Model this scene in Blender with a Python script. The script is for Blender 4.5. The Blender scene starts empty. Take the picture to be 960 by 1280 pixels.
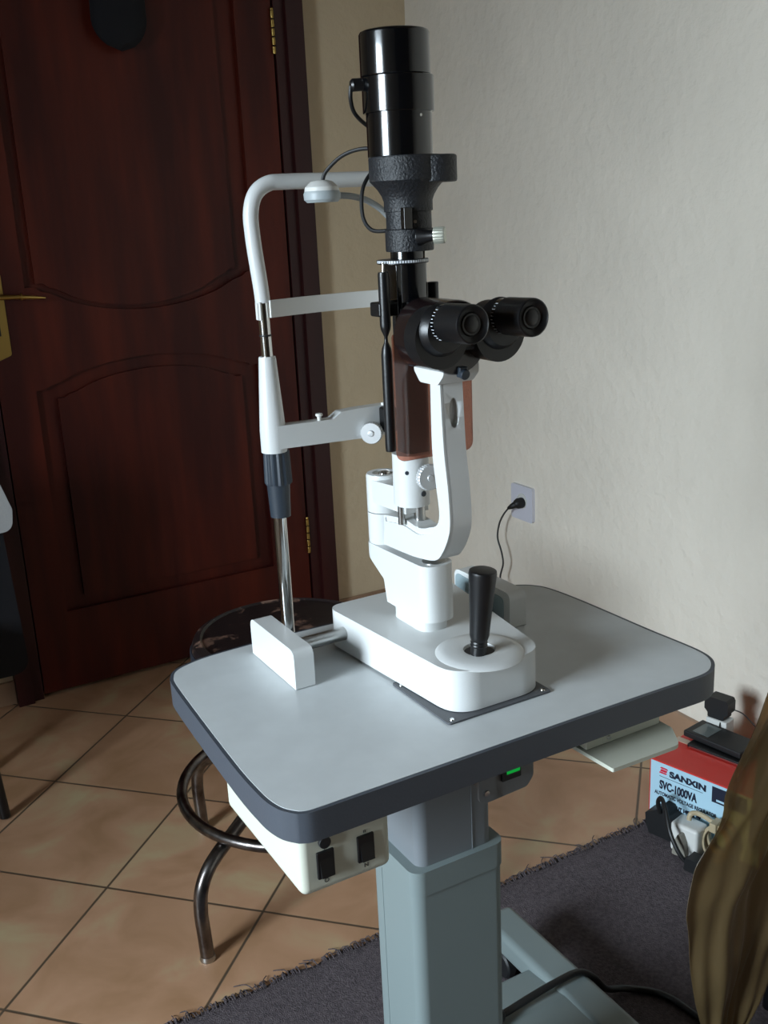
import bpy, bmesh, math, random
from mathutils import Vector, Matrix
PI = math.pi
random.seed(7)
S = bpy.context.scene
COL = S.collection

# ------------------------------------------------------------------ helpers
def lin(c):
    return tuple(((v/255)/12.92 if v/255 <= .04045 else ((v/255+.055)/1.055)**2.4) for v in c) + (1,)

def mat(name, col, rough=.5, metal=0, bump=0, bscale=40, var=0, vscale=6, spec=.5, coat=0, stretch=(1, 1, 1), col2=None, bdist=.002, emit=None):
    m = bpy.data.materials.new(name); m.use_nodes = True
    nt = m.node_tree; N = nt.nodes; L = nt.links; p = N['Principled BSDF']
    p.inputs['Base Color'].default_value = lin(col)
    p.inputs['Roughness'].default_value = rough; p.inputs['Metallic'].default_value = metal
    p.inputs['Specular IOR Level'].default_value = spec
    p.inputs['Coat Weight'].default_value = coat
    tc = N.new('ShaderNodeTexCoord'); mp = N.new('ShaderNodeMapping')
    mp.inputs['Scale'].default_value = stretch
    L.new(tc.outputs['Object'], mp.inputs['Vector'])
    if var or col2:
        n = N.new('ShaderNodeTexNoise'); n.inputs['Scale'].default_value = vscale; n.inputs['Detail'].default_value = 6
        L.new(mp.outputs[0], n.inputs['Vector'])
        r = N.new('ShaderNodeValToRGB'); r.color_ramp.elements[0].position = .35; r.color_ramp.elements[1].position = .68
        a = col; b = col2 if col2 else tuple(min(255, v*(1+var)) for v in col)
        if not col2: a = tuple(v*(1-var) for v in col)
        r.color_ramp.elements[0].color = lin(a); r.color_ramp.elements[1].color = lin(b)
        L.new(n.outputs['Fac'], r.inputs[0]); L.new(r.outputs[0], p.inputs['Base Color'])
    if bump:
        n2 = N.new('ShaderNodeTexNoise'); n2.inputs['Scale'].default_value = bscale; n2.inputs['Detail'].default_value = 4
        L.new(mp.outputs[0], n2.inputs['Vector'])
        b = N.new('ShaderNodeBump'); b.inputs['Strength'].default_value = bump; b.inputs['Distance'].default_value = bdist
        L.new(n2.outputs['Fac'], b.inputs['Height']); L.new(b.outputs[0], p.inputs['Normal'])
    if emit:
        p.inputs['Emission Color'].default_value = lin(emit[0]); p.inputs['Emission Strength'].default_value = emit[1]
    return m

class MB:
    """collects shapes in one bmesh"""
    def __init__(s): s.bm = bmesh.new()
    def _merge(s, b, bevel=0, seg=3, M=None, angle=30):
        if bevel:
            es = [e for e in b.edges if len(e.link_faces) == 2 and e.calc_face_angle(0) > math.radians(angle)]
            if es: bmesh.ops.bevel(b, geom=es, offset=bevel, offset_type='OFFSET', segments=seg, profile=.5, affect='EDGES', clamp_overlap=True)
        if M is not None: b.transform(M)
        bmesh.ops.recalc_face_normals(b, faces=b.faces)
        me = bpy.data.meshes.new('t'); b.to_mesh(me); b.free(); s.bm.from_mesh(me); bpy.data.meshes.remove(me)
        return s
    def box(s, x0, x1, y0, y1, z0, z1, bevel=0, seg=3, M=None):
        b = bmesh.new(); bmesh.ops.create_cube(b, size=1)
        b.transform(Matrix.Translation(((x0+x1)/2, (y0+y1)/2, (z0+z1)/2)) @ Matrix.Diagonal((x1-x0, y1-y0, z1-z0, 1)))
        return s._merge(b, bevel, seg, M)
    def prism(s, pts, axis, a, c, bevel=0, seg=3, M=None, holes=(), angle=30, taper=None):
        """pts 2D polygon in the plane normal to axis, extruded a..c"""
        b = bmesh.new()
        def mk(u, v, t):
            return {'x': (t, u, v), 'y': (u, t, v), 'z': (u, v, t)}[axis]
        if holes:
            es = []
            for loop in [pts]+list(holes):
                vs = [b.verts.new(mk(u, v, a)) for u, v in loop]
                es += [b.edges.new((vs[i], vs[(i+1) % len(vs)])) for i in range(len(vs))]
            bmesh.ops.triangle_fill(b, use_beauty=True, edges=es)
            r = bmesh.ops.extrude_face_region(b, geom=list(b.faces))
            d = Vector(mk(0, 0, c))-Vector(mk(0, 0, a))
            bmesh.ops.translate(b, verts=[g for g in r['geom'] if isinstance(g, bmesh.types.BMVert)], vec=d)
        else:
            p2 = pts
            if taper:
                cu = sum(p[0] for p in pts)/len(pts); cv = sum(p[1] for p in pts)/len(pts)
                p2 = [(cu+(u-cu)*taper, cv+(v-cv)*taper) for u, v in pts]
            A = [b.verts.new(mk(u, v, a)) for u, v in pts]; B = [b.verts.new(mk(u, v, c)) for u, v in p2]
            n = len(pts); b.faces.new(A); b.faces.new(B[::-1])
            for i in range(n): b.faces.new((A[i], B[i], B[(i+1) % n], A[(i+1) % n]))
        return s._merge(b, bevel, seg, M, angle)
    def lathe(s, prof, c=(0, 0, 0), d=(0, 0, 1), seg=40, flute=0, nfl=12, M=None, bevel=0):
        """prof [(r, h)] revolved about direction d through c"""
        b = bmesh.new(); rings = []
        for r, h in prof:
            if r <= 1e-6: rings.append([b.verts.new((0, 0, h))])
            else:
                ring = []
                for i in range(seg):
                    rr = r*(1+flute*(0.5+0.5*math.cos(nfl*2*PI*i/seg))-flute) if flute else r
                    ring.append(b.verts.new((rr*math.cos(2*PI*i/seg), rr*math.sin(2*PI*i/seg), h)))
                rings.append(ring)
        for A, B in zip(rings, rings[1:]):
            if len(A) == 1 and len(B) == 1: continue
            for i in range(seg):
                j = (i+1) % seg
                if len(A) == 1: b.faces.new((A[0], B[i], B[j]))
                elif len(B) == 1: b.faces.new((A[i], A[j], B[0]))
                else: b.faces.new((A[i], A[j], B[j], B[i]))
        if len(rings[0]) > 1: b.faces.new(rings[0][::-1])
        if len(rings[-1]) > 1: b.faces.new(rings[-1])
        q = Vector((0, 0, 1)).rotation_difference(Vector(d).normalized()).to_matrix().to_4x4()
        b.transform(Matrix.Translation(c) @ q)
        return s._merge(b, bevel, 2, M)
    def cyl(s, p0, p1, r0, r1=None, seg=32, bevel=0, **k):
        p0 = Vector(p0); p1 = Vector(p1); r1 = r0 if r1 is None else r1; h = (p1-p0).length
        e = min(bevel, h/3, r0*.6) if bevel else 0
        pr = [(r0-e, 0), (r0-e*.3, e*.3), (r0, e), (r1, h-e), (r1-e*.3, h-e*.3), (r1-e, h)] if e else [(r0, 0), (r1, h)]
        return s.lathe([(0, 0)]+pr+[(0, h)], p0, p1-p0, seg, **k)
    def tube(s, pts, r, seg=14, smooth=True, sub=8, radii=None, closed=False):
        P = [Vector(p) for p in pts]
        if smooth and len(P) > 2:
            Q = []; R = []; n = len(P); rng = n if closed else n-1
            for i in range(rng):
                if closed: a, b_, c, d = P[i-1], P[i], P[(i+1) % n], P[(i+2) % n]
                else: a, b_, c, d = P[max(i-1, 0)], P[i], P[i+1], P[min(i+2, n-1)]
                for k in range(sub):
                    t = k/sub
                    Q.append(.5*((2*b_)+(c-a)*t+(2*a-5*b_+4*c-d)*t*t+(3*b_-a-3*c+d)*t**3))
                    if radii: R.append(radii[i]*(1-t)+radii[(i+1) % n]*t)
            if not closed:
                Q.append(P[-1])
                if radii: R.append(radii[-1])
        else: Q = P; R = list(radii) if radii else None
        if not R: R = [r]*len(Q)
        b = bmesh.new(); n = len(Q); rings = []; up = None
        for i, q in enumerate(Q):
            if closed: t = (Q[(i+1) % n]-Q[i-1]).normalized()
            else: t = (Q[min(i+1, n-1)]-Q[max(i-1, 0)]).normalized()
            if up is None:
                up = t.orthogonal().normalized()
            else:
                up = (up-t*up.dot(t)).normalized()
            w = t.cross(up)
            rings.append([b.verts.new(q+up*R[i]*math.cos(2*PI*k/seg)+w*R[i]*math.sin(2*PI*k/seg)) for k in range(seg)])
        m = n if closed else n-1
        for i in range(m):
            A = rings[i]; B = rings[(i+1) % n]
            off = 0
            if closed and i == n-1:
                off = min(range(seg), key=lambda o: (A[0].co-B[o].co).length)
            for k in range(seg):
                b.faces.new((A[k], A[(k+1) % seg], B[(k+1+off) % seg], B[(k+off) % seg]))
        if not closed: b.faces.new(rings[0][::-1]); b.faces.new(rings[-1])
        return s._merge(b)
    def ball(s, c, rx, ry=None, rz=None, seg=24):
        b = bmesh.new(); bmesh.ops.create_uvsphere(b, u_segments=seg, v_segments=seg//2, radius=1)
        ry = rx if ry is None else ry; rz = rx if rz is None else rz
        b.transform(Matrix.Translation(c) @ Matrix.Diagonal((rx, ry, rz, 1)))
        return s._merge(b)
    def grid(s, f, nu, nv, thick=0):
        """surface f(u,v)->point, optional thickness"""
        b = bmesh.new()
        V = [[b.verts.new(f(i/nu, j/nv)) for j in range(nv+1)] for i in range(nu+1)]
        for i in range(nu):
            for j in range(nv): b.faces.new((V[i][j], V[i+1][j], V[i+1][j+1], V[i][j+1]))
        if thick:
            bmesh.ops.recalc_face_normals(b, faces=b.faces)
            bmesh.ops.solidify(b, geom=list(b.faces), thickness=thick)
        return s._merge(b)
    def obj(s, name, m, parent=None, local=False, smooth=35):
        me = bpy.data.meshes.new(name)
        if parent is not None and not local:
            o_ = parent; off = Vector((0, 0, 0))
            while o_ is not None: off += o_.location; o_ = o_.parent
            bmesh.ops.translate(s.bm, verts=s.bm.verts, vec=-off)
        s.bm.to_mesh(me); s.bm.free()
        for p in me.polygons: p.use_smooth = True
        me.set_sharp_from_angle(angle=math.radians(smooth))
        me.materials.append(m)
        o = bpy.data.objects.new(name, me); COL.objects.link(o)
        if parent is not None: o.parent = parent
        if len(me.polygons) < 6000:
            wn = o.modifiers.new('wn', 'WEIGHTED_NORMAL'); wn.keep_sharp = True; wn.weight = 90
        return o

def boolean(o, c, op, bev=0):
    o.modifiers.clear(); md = o.modifiers.new('b', 'BOOLEAN'); md.object = c; md.operation = op; md.solver = 'EXACT'
    if bev:
        m2 = o.modifiers.new('bv', 'BEVEL'); m2.width = bev; m2.segments = 3; m2.limit_method = 'ANGLE'; m2.angle_limit = math.radians(40)
    bpy.context.view_layer.update()
    dg = bpy.context.evaluated_depsgraph_get(); me = bpy.data.meshes.new_from_object(o.evaluated_get(dg))
    o.modifiers.clear(); o.data = me
    for p in me.polygons: p.use_smooth = True
    me.set_sharp_from_angle(angle=math.radians(35))
    bpy.data.objects.remove(c)
    wn = o.modifiers.new('wn', 'WEIGHTED_NORMAL'); wn.keep_sharp = True; wn.weight = 90
def tag(o, label, cat, group=None, kind=None):
    if label: o['label'] = label
    if cat: o['category'] = cat
    if group: o['group'] = group
    if kind: o['kind'] = kind
    return o
def thing(name, label, cat, loc, rz=0, group=None):
    o = bpy.data.objects.new(name, None); COL.objects.link(o); o.location = loc; o.rotation_euler = (0, 0, rz)
    o.empty_display_size = .05
    return tag(o, label, cat, group)
def struct(o):
    o['kind'] = 'structure'; return o
def rrect(x0, x1, y0, y1, r, n=6):
    out = []
    for cx, cy, a0 in ((x1-r, y1-r, 0), (x0+r, y1-r, 90), (x0+r, y0+r, 180), (x1-r, y0+r, 270)):
        for k in range(n+1):
            a = math.radians(a0+90*k/n); out.append((cx+r*math.cos(a), cy+r*math.sin(a)))
    return out
def roundpoly(P, R, n=7):
    """polygon with rounded corners, R radius or list"""
    out = []; N = len(P)
    for i in range(N):
        r = R[i] if isinstance(R, (list, tuple)) else R
        p = Vector(P[i]); a = (Vector(P[i-1])-p); c = (Vector(P[(i+1) % N])-p)
        if r <= 0: out.append(tuple(p)); continue
        la, lc = a.length, c.length; a.normalize(); c.normalize()
        ang = a.angle(c); t = min(r/math.tan(ang/2), la*.49, lc*.49)
        A = p+a*t; C = p+c*t
        for k in range(n+1):
            u = k/n; out.append(tuple((1-u)**2*A+2*u*(1-u)*p+u*u*C))
    return out
def smoothline(P, sub=6):
    Q = []; P = [Vector(p) for p in P]
    for i in range(len(P)-1):
        a, b, c, d = P[max(i-1, 0)], P[i], P[i+1], P[min(i+2, len(P)-1)]
        for k in range(sub):
            t = k/sub; Q.append(tuple(.5*((2*b)+(c-a)*t+(2*a-5*b+4*c-d)*t*t+(3*b-a-3*c+d)*t**3)))
    Q.append(tuple(P[-1])); return Q
def text(name, s, size, m, parent, M, sx=1, bold=0, extrude=.0002, align='LEFT'):
    cu = bpy.data.curves.new('tx', 'FONT'); cu.body = s; cu.size = size; cu.extrude = extrude; cu.offset = bold; cu.align_x = align
    t = bpy.data.objects.new('tx', cu); COL.objects.link(t)
    dg = bpy.context.evaluated_depsgraph_get(); me = bpy.data.meshes.new_from_object(t.evaluated_get(dg))
    bpy.data.objects.remove(t); bpy.data.curves.remove(cu)
    me.transform(M @ Matrix.Diagonal((sx, 1, 1, 1))); me.name = name
    me.materials.clear(); me.materials.append(m)
    o = bpy.data.objects.new(name, me); COL.objects.link(o); o.parent = parent
    return o
def frame_matrix(o, ex, ey, ez):
    M = Matrix.Identity(4)
    for i, v in enumerate((ex, ey, ez)):
        for j in range(3): M[j][i] = v[j]
    for j in range(3): M[j][3] = o[j]
    return M

# ------------------------------------------------------------------ materials
WHITE = mat('white_enamel', (206, 208, 207), .32, coat=.25, bump=.03, bscale=300)
WHITE2 = mat('white_plastic', (208, 208, 204), .42, bump=.03, bscale=200)
BLACK = mat('gloss_black', (5, 6, 8), .16, coat=.4, bump=.02, bscale=60)
BLACKM = mat('satin_black', (12, 12, 14), .38, bump=.05, bscale=300)
BROWNB = mat('brown_black_enamel', (22, 13, 14), .24, coat=.3, bump=.02, bscale=60)
CRINK = mat('crinkle_black', (22, 24, 28), .5, bump=1, bscale=420, bdist=.0012)
CHROME = mat('chrome', (205, 205, 203), .14, metal=1, bump=.02, bscale=80)
STEEL = mat('brushed_steel', (178, 178, 176), .30, metal=1, bump=.05, bscale=300)
SATIN = mat('satin_silver', (205, 207, 208), .35, metal=.5, bump=.02)
KNURL = mat('dark_grey_plastic', (40, 48, 57), .45, bump=.05, bscale=200)
TOPM = mat('grey_laminate', (196, 200, 201), .38, bump=.05, bscale=900, bdist=.0003, var=.015, vscale=30)
EDGEM = mat('dark_grey_edging', (66, 71, 79), .48, bump=.08, bscale=400)
COLM = mat('grey_powder_coat', (114, 125, 125), .45, bump=.1, bscale=900, bdist=.0003)
COLM2 = mat('inner_column_grey', (108, 113, 117), .42, bump=.1, bscale=900, bdist=.0003)
BOXW = mat('cream_steel', (192, 194, 180), .45, bump=.05, bscale=700, bdist=.0003)
PLATEM = mat('dark_plate', (78, 80, 84), .5, bump=.08, bscale=500)
TEAL = mat('teal_grey_plastic', (146, 164, 170), .4, bump=.05, bscale=200)
RUB = mat('rubber_black', (16, 17, 19), .55, bump=.05, bscale=200)
WALLM = mat('cream_plaster', (228, 220, 206), .78, bump=1, bscale=30, var=.02, vscale=3, bdist=.006)
WALLF = mat('dark_fill_cut_wall', (112, 102, 92), .9, bump=.3)  # unseen wall behind the camera, darkened to reduce fill light on front faces
WALLB = mat('tan_plaster', (206, 188, 158), .78, bump=.9, bscale=26, var=.02, vscale=3, bdist=.006)
CEILM = mat('dark_bounce_cut_ceiling', (112, 96, 80), .9, bump=.1)  # unseen ceiling, coloured dark so less bounce reaches the upper walls
DOORM = mat('mahogany', (56, 15, 11), .45, col2=(86, 29, 16), vscale=5, stretch=(3, 3, .35), bump=.15, bscale=30, bdist=.001, spec=.3)
FRAMEM = mat('dark_mahogany', (44, 15, 17), .40, col2=(56, 20, 20), vscale=5, stretch=(3, 3, .35), bump=.15, bscale=30, bdist=.001, spec=.4)
BRASS = mat('brass', (190, 160, 92), .3, metal=1, bump=.1, bscale=60)
OLDMETAL = mat('worn_dark_chrome', (136, 132, 130), .30, metal=1, col2=(74, 66, 64), vscale=26, bump=.1, bscale=80)
SEATM = mat('worn_seat', (26, 18, 19), .42, col2=(30, 20, 20), vscale=16, bump=.4, bscale=50, bdist=.001)
CORDM = mat('cord_black', (17, 17, 18), .5, bump=.05, bscale=100)
CORDG = mat('cord_grey', (52, 54, 54), .5, bump=.05, bscale=100)
RED = mat('red_card', (196, 44, 36), .5, bump=.06, bscale=60)
CARDW = mat('white_card', (170, 205, 222), .5, bump=.05, bscale=60)
INK = mat('ink_navy', (22, 28, 48), .5, bump=.02)
INKRED = mat('ink_red', (205, 30, 60), .5, bump=.02)
SKIRT = mat('skirting_tile', (158, 128, 104), .35, var=.05, vscale=8, bump=.1)
BEIGE = mat('beige_cord', (176, 160, 130), .5, bump=.1, bscale=100)
NAVY = mat('navy_cloth', (12, 13, 20), .9, bump=.3, bscale=120)
CLOTHW = mat('white_cloth', (175, 178, 180), .8, bump=.3, bscale=120)
OLIVE = mat('olive_vinyl', (84, 78, 22), .5, bump=.2, bscale=40)
GREEN = mat('lit_green', (10, 90, 40), .3, emit=((0, 200, 70), .5), bump=.01)
TICK = mat('paint_white', (200, 205, 210), .5, bump=.01)
SCREEN = mat('grey_screen', (96, 104, 104), .25, bump=.01)
BLIND = mat('louvre_alu', (200, 200, 200), .5, bump=.01)

# worn brown scuffs on the stool seat
def seat_scuffs(m):
    nt = m.node_tree; N = nt.nodes; L = nt.links; p = N['Principled BSDF']
    tc = N.new('ShaderNodeTexCoord'); n = N.new('ShaderNodeTexNoise'); n.inputs['Scale'].default_value = 17; n.inputs['Detail'].default_value = 7
    n.inputs['Roughness'].default_value = .65
    L.new(tc.outputs['Object'], n.inputs['Vector'])
    r = N.new('ShaderNodeValToRGB'); r.color_ramp.elements[0].position = .57; r.color_ramp.elements[1].position = .64
    r.color_ramp.elements[0].color = lin((26, 18, 19)); r.color_ramp.elements[1].color = lin((112, 86, 74))
    L.new(n.outputs['Fac'], r.inputs[0]); L.new(r.outputs[0], p.inputs['Base Color'])
seat_scuffs(SEATM)

def tile_material():
    m = bpy.data.materials.new('terracotta_floor_tile'); m.use_nodes = True
    nt = m.node_tree; N = nt.nodes; L = nt.links; p = N['Principled BSDF']
    def math_(op, a, b=None, c=None):
        n = N.new('ShaderNodeMath'); n.operation = op
        for i, v in enumerate((a, b, c)):
            if v is None: continue
            if isinstance(v, (int, float)): n.inputs[i].default_value = v
            else: L.new(v, n.inputs[i])
        return n.outputs[0]
    tc = N.new('ShaderNodeTexCoord'); sp = N.new('ShaderNodeSeparateXYZ'); L.new(tc.outputs['Object'], sp.inputs[0])
    a = math.radians(-45.76); sz = .3334; ox, oy = .592, 2.528
    X = math_('SUBTRACT', sp.outputs[0], ox); Y = math_('SUBTRACT', sp.outputs[1], oy)
    U = math_('DIVIDE', math_('ADD', math_('MULTIPLY', X, math.cos(a)), math_('MULTIPLY', Y, math.sin(a))), sz)
    V = math_('DIVIDE', math_('ADD', math_('MULTIPLY', X, -math.sin(a)), math_('MULTIPLY', Y, math.cos(a))), sz)
    def edge(t):
        f = math_('FRACT', math_('ADD', t, 100)); return math_('MINIMUM', f, math_('SUBTRACT', 1, f))
    d = math_('MINIMUM', edge(U), edge(V))
    g = N.new('ShaderNodeMapRange'); g.inputs['From Min'].default_value = .0045; g.inputs['From Max'].default_value = .0105; L.new(d, g.inputs['Value'])
    cb = N.new('ShaderNodeCombineXYZ'); L.new(math_('FLOOR', U), cb.inputs[0]); L.new(math_('FLOOR', V), cb.inputs[1])
    wn = N.new('ShaderNodeTexWhiteNoise'); L.new(cb.outputs[0], wn.inputs['Vector'])
    n1 = N.new('ShaderNodeTexNoise'); n1.inputs['Scale'].default_value = 6.5; n1.inputs['Detail'].default_value = 7; n1.inputs['Distortion'].default_value = .6
    L.new(tc.outputs['Object'], n1.inputs['Vector'])
    r = N.new('ShaderNodeValToRGB'); r.color_ramp.elements[0].position = .3; r.color_ramp.elements[1].position = .72
    r.color_ramp.elements[0].color = lin((160, 122, 90)); r.color_ramp.elements[1].color = lin((182, 162, 126))
    e = r.color_ramp.elements.new(.52); e.color = lin((180, 140, 110))
    L.new(n1.outputs['Fac'], r.inputs[0])
    hs = N.new('ShaderNodeHueSaturation'); L.new(r.outputs[0], hs.inputs['Color'])
    mr = N.new('ShaderNodeMapRange'); mr.inputs['To Min'].default_value = .92; mr.inputs['To Max'].default_value = 1.06
    L.new(wn.outputs['Value'], mr.inputs['Value']); L.new(mr.outputs[0], hs.inputs['Value'])
    mx = N.new('ShaderNodeMix'); mx.data_type = 'RGBA'; L.new(g.outputs[0], mx.inputs['Factor'])
    mx.inputs['A'].default_value = lin((84, 70, 56)); L.new(hs.outputs[0], mx.inputs['B']); L.new(mx.outputs['Result'], p.inputs['Base Color'])
    p.inputs['Roughness'].default_value = .42
    b = N.new('ShaderNodeBump'); b.inputs['Strength'].default_value = .4; b.inputs['Distance'].default_value = .002
    n2 = N.new('ShaderNodeTexNoise'); n2.inputs['Scale'].default_value = 30; L.new(tc.outputs['Object'], n2.inputs['Vector'])
    L.new(math_('ADD', g.outputs[0], math_('MULTIPLY', n2.outputs['Fac'], .3)), b.inputs['Height']); L.new(b.outputs[0], p.inputs['Normal'])
    return m
TILE = tile_material()
def rug_material():
    m = mat('grey_purple_rug', (82, 75, 79), .95, col2=(104, 96, 99), vscale=160, bump=1, bscale=420, bdist=.004, spec=.1)
    return m
RUG = rug_material()
def film(name, col, rough=.15, alpha=.5, glossy=.12, bump=0, bscale=8):
    m = bpy.data.materials.new(name); m.use_nodes = True; nt = m.node_tree; N = nt.nodes; L = nt.links
    for n in list(N): N.remove(n)
    out = N.new('ShaderNodeOutputMaterial'); tr = N.new('ShaderNodeBsdfTransparent'); tr.inputs[0].default_value = lin(col)
    gl = N.new('ShaderNodeBsdfGlossy'); gl.inputs['Roughness'].default_value = rough
    df = N.new('ShaderNodeBsdfDiffuse'); df.inputs[0].default_value = lin(col)
    m1 = N.new('ShaderNodeMixShader'); m1.inputs[0].default_value = alpha; L.new(tr.outputs[0], m1.inputs[1]); L.new(df.outputs[0], m1.inputs[2])
    m2 = N.new('ShaderNodeMixShader'); lw = N.new('ShaderNodeLayerWeight'); lw.inputs['Blend'].default_value = .35
    mm = N.new('ShaderNodeMath'); mm.operation = 'MULTIPLY_ADD'; mm.inputs[1].default_value = .5; mm.inputs[2].default_value = glossy
    L.new(lw.outputs['Fresnel'], mm.inputs[0]); L.new(mm.outputs[0], m2.inputs[0]); L.new(m1.outputs[0], m2.inputs[1]); L.new(gl.outputs[0], m2.inputs[2])
    if bump:
        tc = N.new('ShaderNodeTexCoord'); n = N.new('ShaderNodeTexNoise'); n.inputs['Scale'].default_value = bscale; n.inputs['Detail'].default_value = 5
        mp = N.new('ShaderNodeMapping'); mp.inputs['Scale'].default_value = (1.6, 1.6, .5); L.new(tc.outputs['Object'], mp.inputs[0]); L.new(mp.outputs[0], n.inputs['Vector'])
        b = N.new('ShaderNodeBump'); b.inputs['Strength'].default_value = bump; b.inputs['Distance'].default_value = .02
        L.new(n.outputs['Fac'], b.inputs['Height'])
        for s_ in (gl, df, lw): L.new(b.outputs[0], s_.inputs['Normal'])
    L.new(m2.outputs[0], out.inputs[0]); return m
SHIELD = film('brown_acrylic', (216, 174, 158), .05, .07, .02)
PLASTIC = film('yellowed_plastic_film', (178, 152, 106), .40, .20, .02, bump=.4, bscale=7)

# ------------------------------------------------------------------ room
X0, X1, Y0, Y1, ZC = -1.7, 1.70, -3.2, 2.79, 2.55
struct(MB().box(X0-.15, X1+.15, Y0-.15, Y1+.15, -.12, 0).obj('floor', TILE))
struct(MB().box(X0-.15, X1+.15, Y0-.15, Y1+.15, ZC, ZC+.12).obj('ceiling', CEILM))
struct(MB().box(X1, X1+.15, Y0-.15, Y1+.15, 0, ZC).obj('wall_right', WALLM))
struct(MB().box(X0-.15, X1, Y0-.15, Y0, 0, ZC).obj('wall_front', WALLF))
# wall with the door opening
DX0, DX1, DZ = .36, 1.345, 2.09
struct(MB().prism([(X0-.15, 0), (DX0+.01, 0), (DX0+.01, DZ), (DX1-.01, DZ), (DX1-.01, 0), (X1, 0), (X1, ZC), (X0-.15, ZC)], 'y', Y1, Y1+.15).obj('wall_back', WALLB))
# left wall with the window opening that lights the room
WY0, WY1, WZ0, WZ1 = .12, 1.02, .80, 1.86
struct(MB().prism([(Y0, 0), (Y1, 0), (Y1, ZC), (Y0, ZC)], 'x', X0-.15, X0, holes=[[(WY0, WZ0), (WY1, WZ0), (WY1, WZ1), (WY0, WZ1)]]).obj('wall_left', WALLM))
w = MB()
w.prism([(WY0, WZ0), (WY1, WZ0), (WY1, WZ1), (WY0, WZ1)], 'x', X0-.10, X0-.05, holes=[[(WY0+.04, WZ0+.04), (WY1-.04, WZ0+.04), (WY1-.04, WZ1-.04), (WY0+.04, WZ1-.04)]])
wf = struct(w.obj('window_1', WHITE2))
MB().box(X0-.16, X0+.05, WY0-.04, WY1+.04, WZ0-.03, WZ0-.001, .004).obj('window_sill', WHITE2, wf)
struct(MB().box(DX0-.05, DX1+.05, 2.826, 2.86, 0, DZ+.05).obj('door_light_block', FRAMEM))  # added panel behind the door, blocks outside light leaking round the leaf
# skirting tiles
bb = MB()
x = X0
while x < DX0-.02:
    bb.box(x, min(x+.328, DX0), Y1-.012, Y1, 0, .066, .001); x += .332
struct(bb.obj('baseboard_back', SKIRT))
bb = MB(); bb.box(DX1+.01, 1.688, Y1-.012, Y1, 0, .066, .001)
struct(bb.obj('baseboard_corner', SKIRT))
bb = MB(); y = Y1-.012
while y > Y0:
    bb.box(X1-.012, X1, max(y-.328, Y0), y, 0, .066, .001); y -= .332
struct(bb.obj('baseboard_right', SKIRT))

# door
FR = MB()
fo = [(DX0, 0), (DX0, DZ+.0), (DX1+.008, DZ), (DX1+.008, 0), (1.272, 0), (1.272, 2.015), (.430, 2.015), (.430, 0)]
FR.prism(fo, 'y', 2.762, 2.80, .004)
fo2 = [(DX0, 0), (DX0, DZ), (DX1+.008, DZ), (DX1+.008, 0), (1.302, 0), (1.302, 2.045), (.402, 2.045), (.402, 0)]
FR.prism(fo2, 'y', 2.748, 2.77, .006)
struct(FR.obj('trim_1', FRAMEM))
dl = MB(); dl.box(.434, 1.266, 2.782, 2.82, .012, 2.01)
door = struct(dl.obj('door_1', DOORM))
def arch(x0, x1, zc, zm, flip=1):
    """bracket curve from x0 to x1: corner height zc, middle height zm"""
    P = []
    for t, k in ((0, 0), (.035, .0), (.06, .14), (.10, .24), (.125, .34), (.20, .62), (.33, .88), (.5, 1), (.67, .88), (.80, .62), (.875, .34), (.90, .24), (.94, .14), (.965, .0), (1, 0)):
        P.append((x0+(x1-x0)*t, zc+(zm-zc)*k))
    return smoothline(P, 4)
U_open = arch(.532, 1.160, 1.113, 1.036) + arch(1.160, .532, 1.88, 1.95)
L_open = [(.525, .236), (1.150, .236)] + arch(1.150, .525, .852, .913)
MB().prism([(.434, .012), (1.266, .012), (1.266, 2.01), (.434, 2.01)], 'y', 2.766, 2.783, .003, 2, angle=60, holes=[U_open, L_open]).obj('door_rails', DOORM, door)
def inset(P, d):
    out = []; N = len(P)
    A = sum(P[i][0]*P[(i+1) % N][1]-P[(i+1) % N][0]*P[i][1] for i in range(N)); sg = 1 if A > 0 else -1
    for i in range(N):
        a = Vector(P[i-1]); b = Vector(P[i]); c = Vector(P[(i+1) % N])
        t = (c-a)
        if t.length < 1e-6: continue
        t.normalize(); n = Vector((-t.y, t.x))*sg; out.append(tuple(b+n*d))
    return out
for nm, P in (('upper_panel', arch(.560, 1.103, 1.121, 1.048)+arch(1.103, .560, 1.85, 1.92)), ('lower_panel', [(.578, .272), (1.098, .272)]+arch(1.098, .578, .825, .878))):
    MB().prism(P, 'y', 2.770, 2.784, .006, 2, angle=60).obj(nm, DOORM, door)
pl = MB().prism(roundpoly([(.436, .935), (.478, .95), (.478, 1.15), (.457, 1.165), (.436, 1.15)], .008), 'y', 2.762, 2.769, .002).obj('handle_plate', BRASS, door)
MB().cyl((.457, 2.764, 1.098), (.457, 2.722, 1.098), .008).tube([(.457, 2.722, 1.098), (.50, 2.716, 1.096), (.54, 2.718, 1.092), (.572, 2.724, 1.088)], .006, radii=[.007, .0055, .005, .002]).lathe([(0, 0), (.009, 0), (.009, .004), (0, .004)], (.510, 2.7165, 1.0955), (1, 0, 0)).obj('door_handle', BRASS, door)
MB().box(.449, .459, 2.758, 2.763, 1.00, 1.03, .001).obj('keyhole', BLACKM, door)
for z0, z1 in ((1.676, 1.786), (.255, .365)):
    h = MB(); n = 5; dz = (z1-z0)/n
    for k in range(n): h.cyl((1.266, 2.760, z0+k*dz+.001), (1.266, 2.760, z0+(k+1)*dz-.002), .0052, seg=16, bevel=.001)
    h.ball((1.266, 2.760, z1+.002), .005).obj('hinge', BRASS, door)

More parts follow.
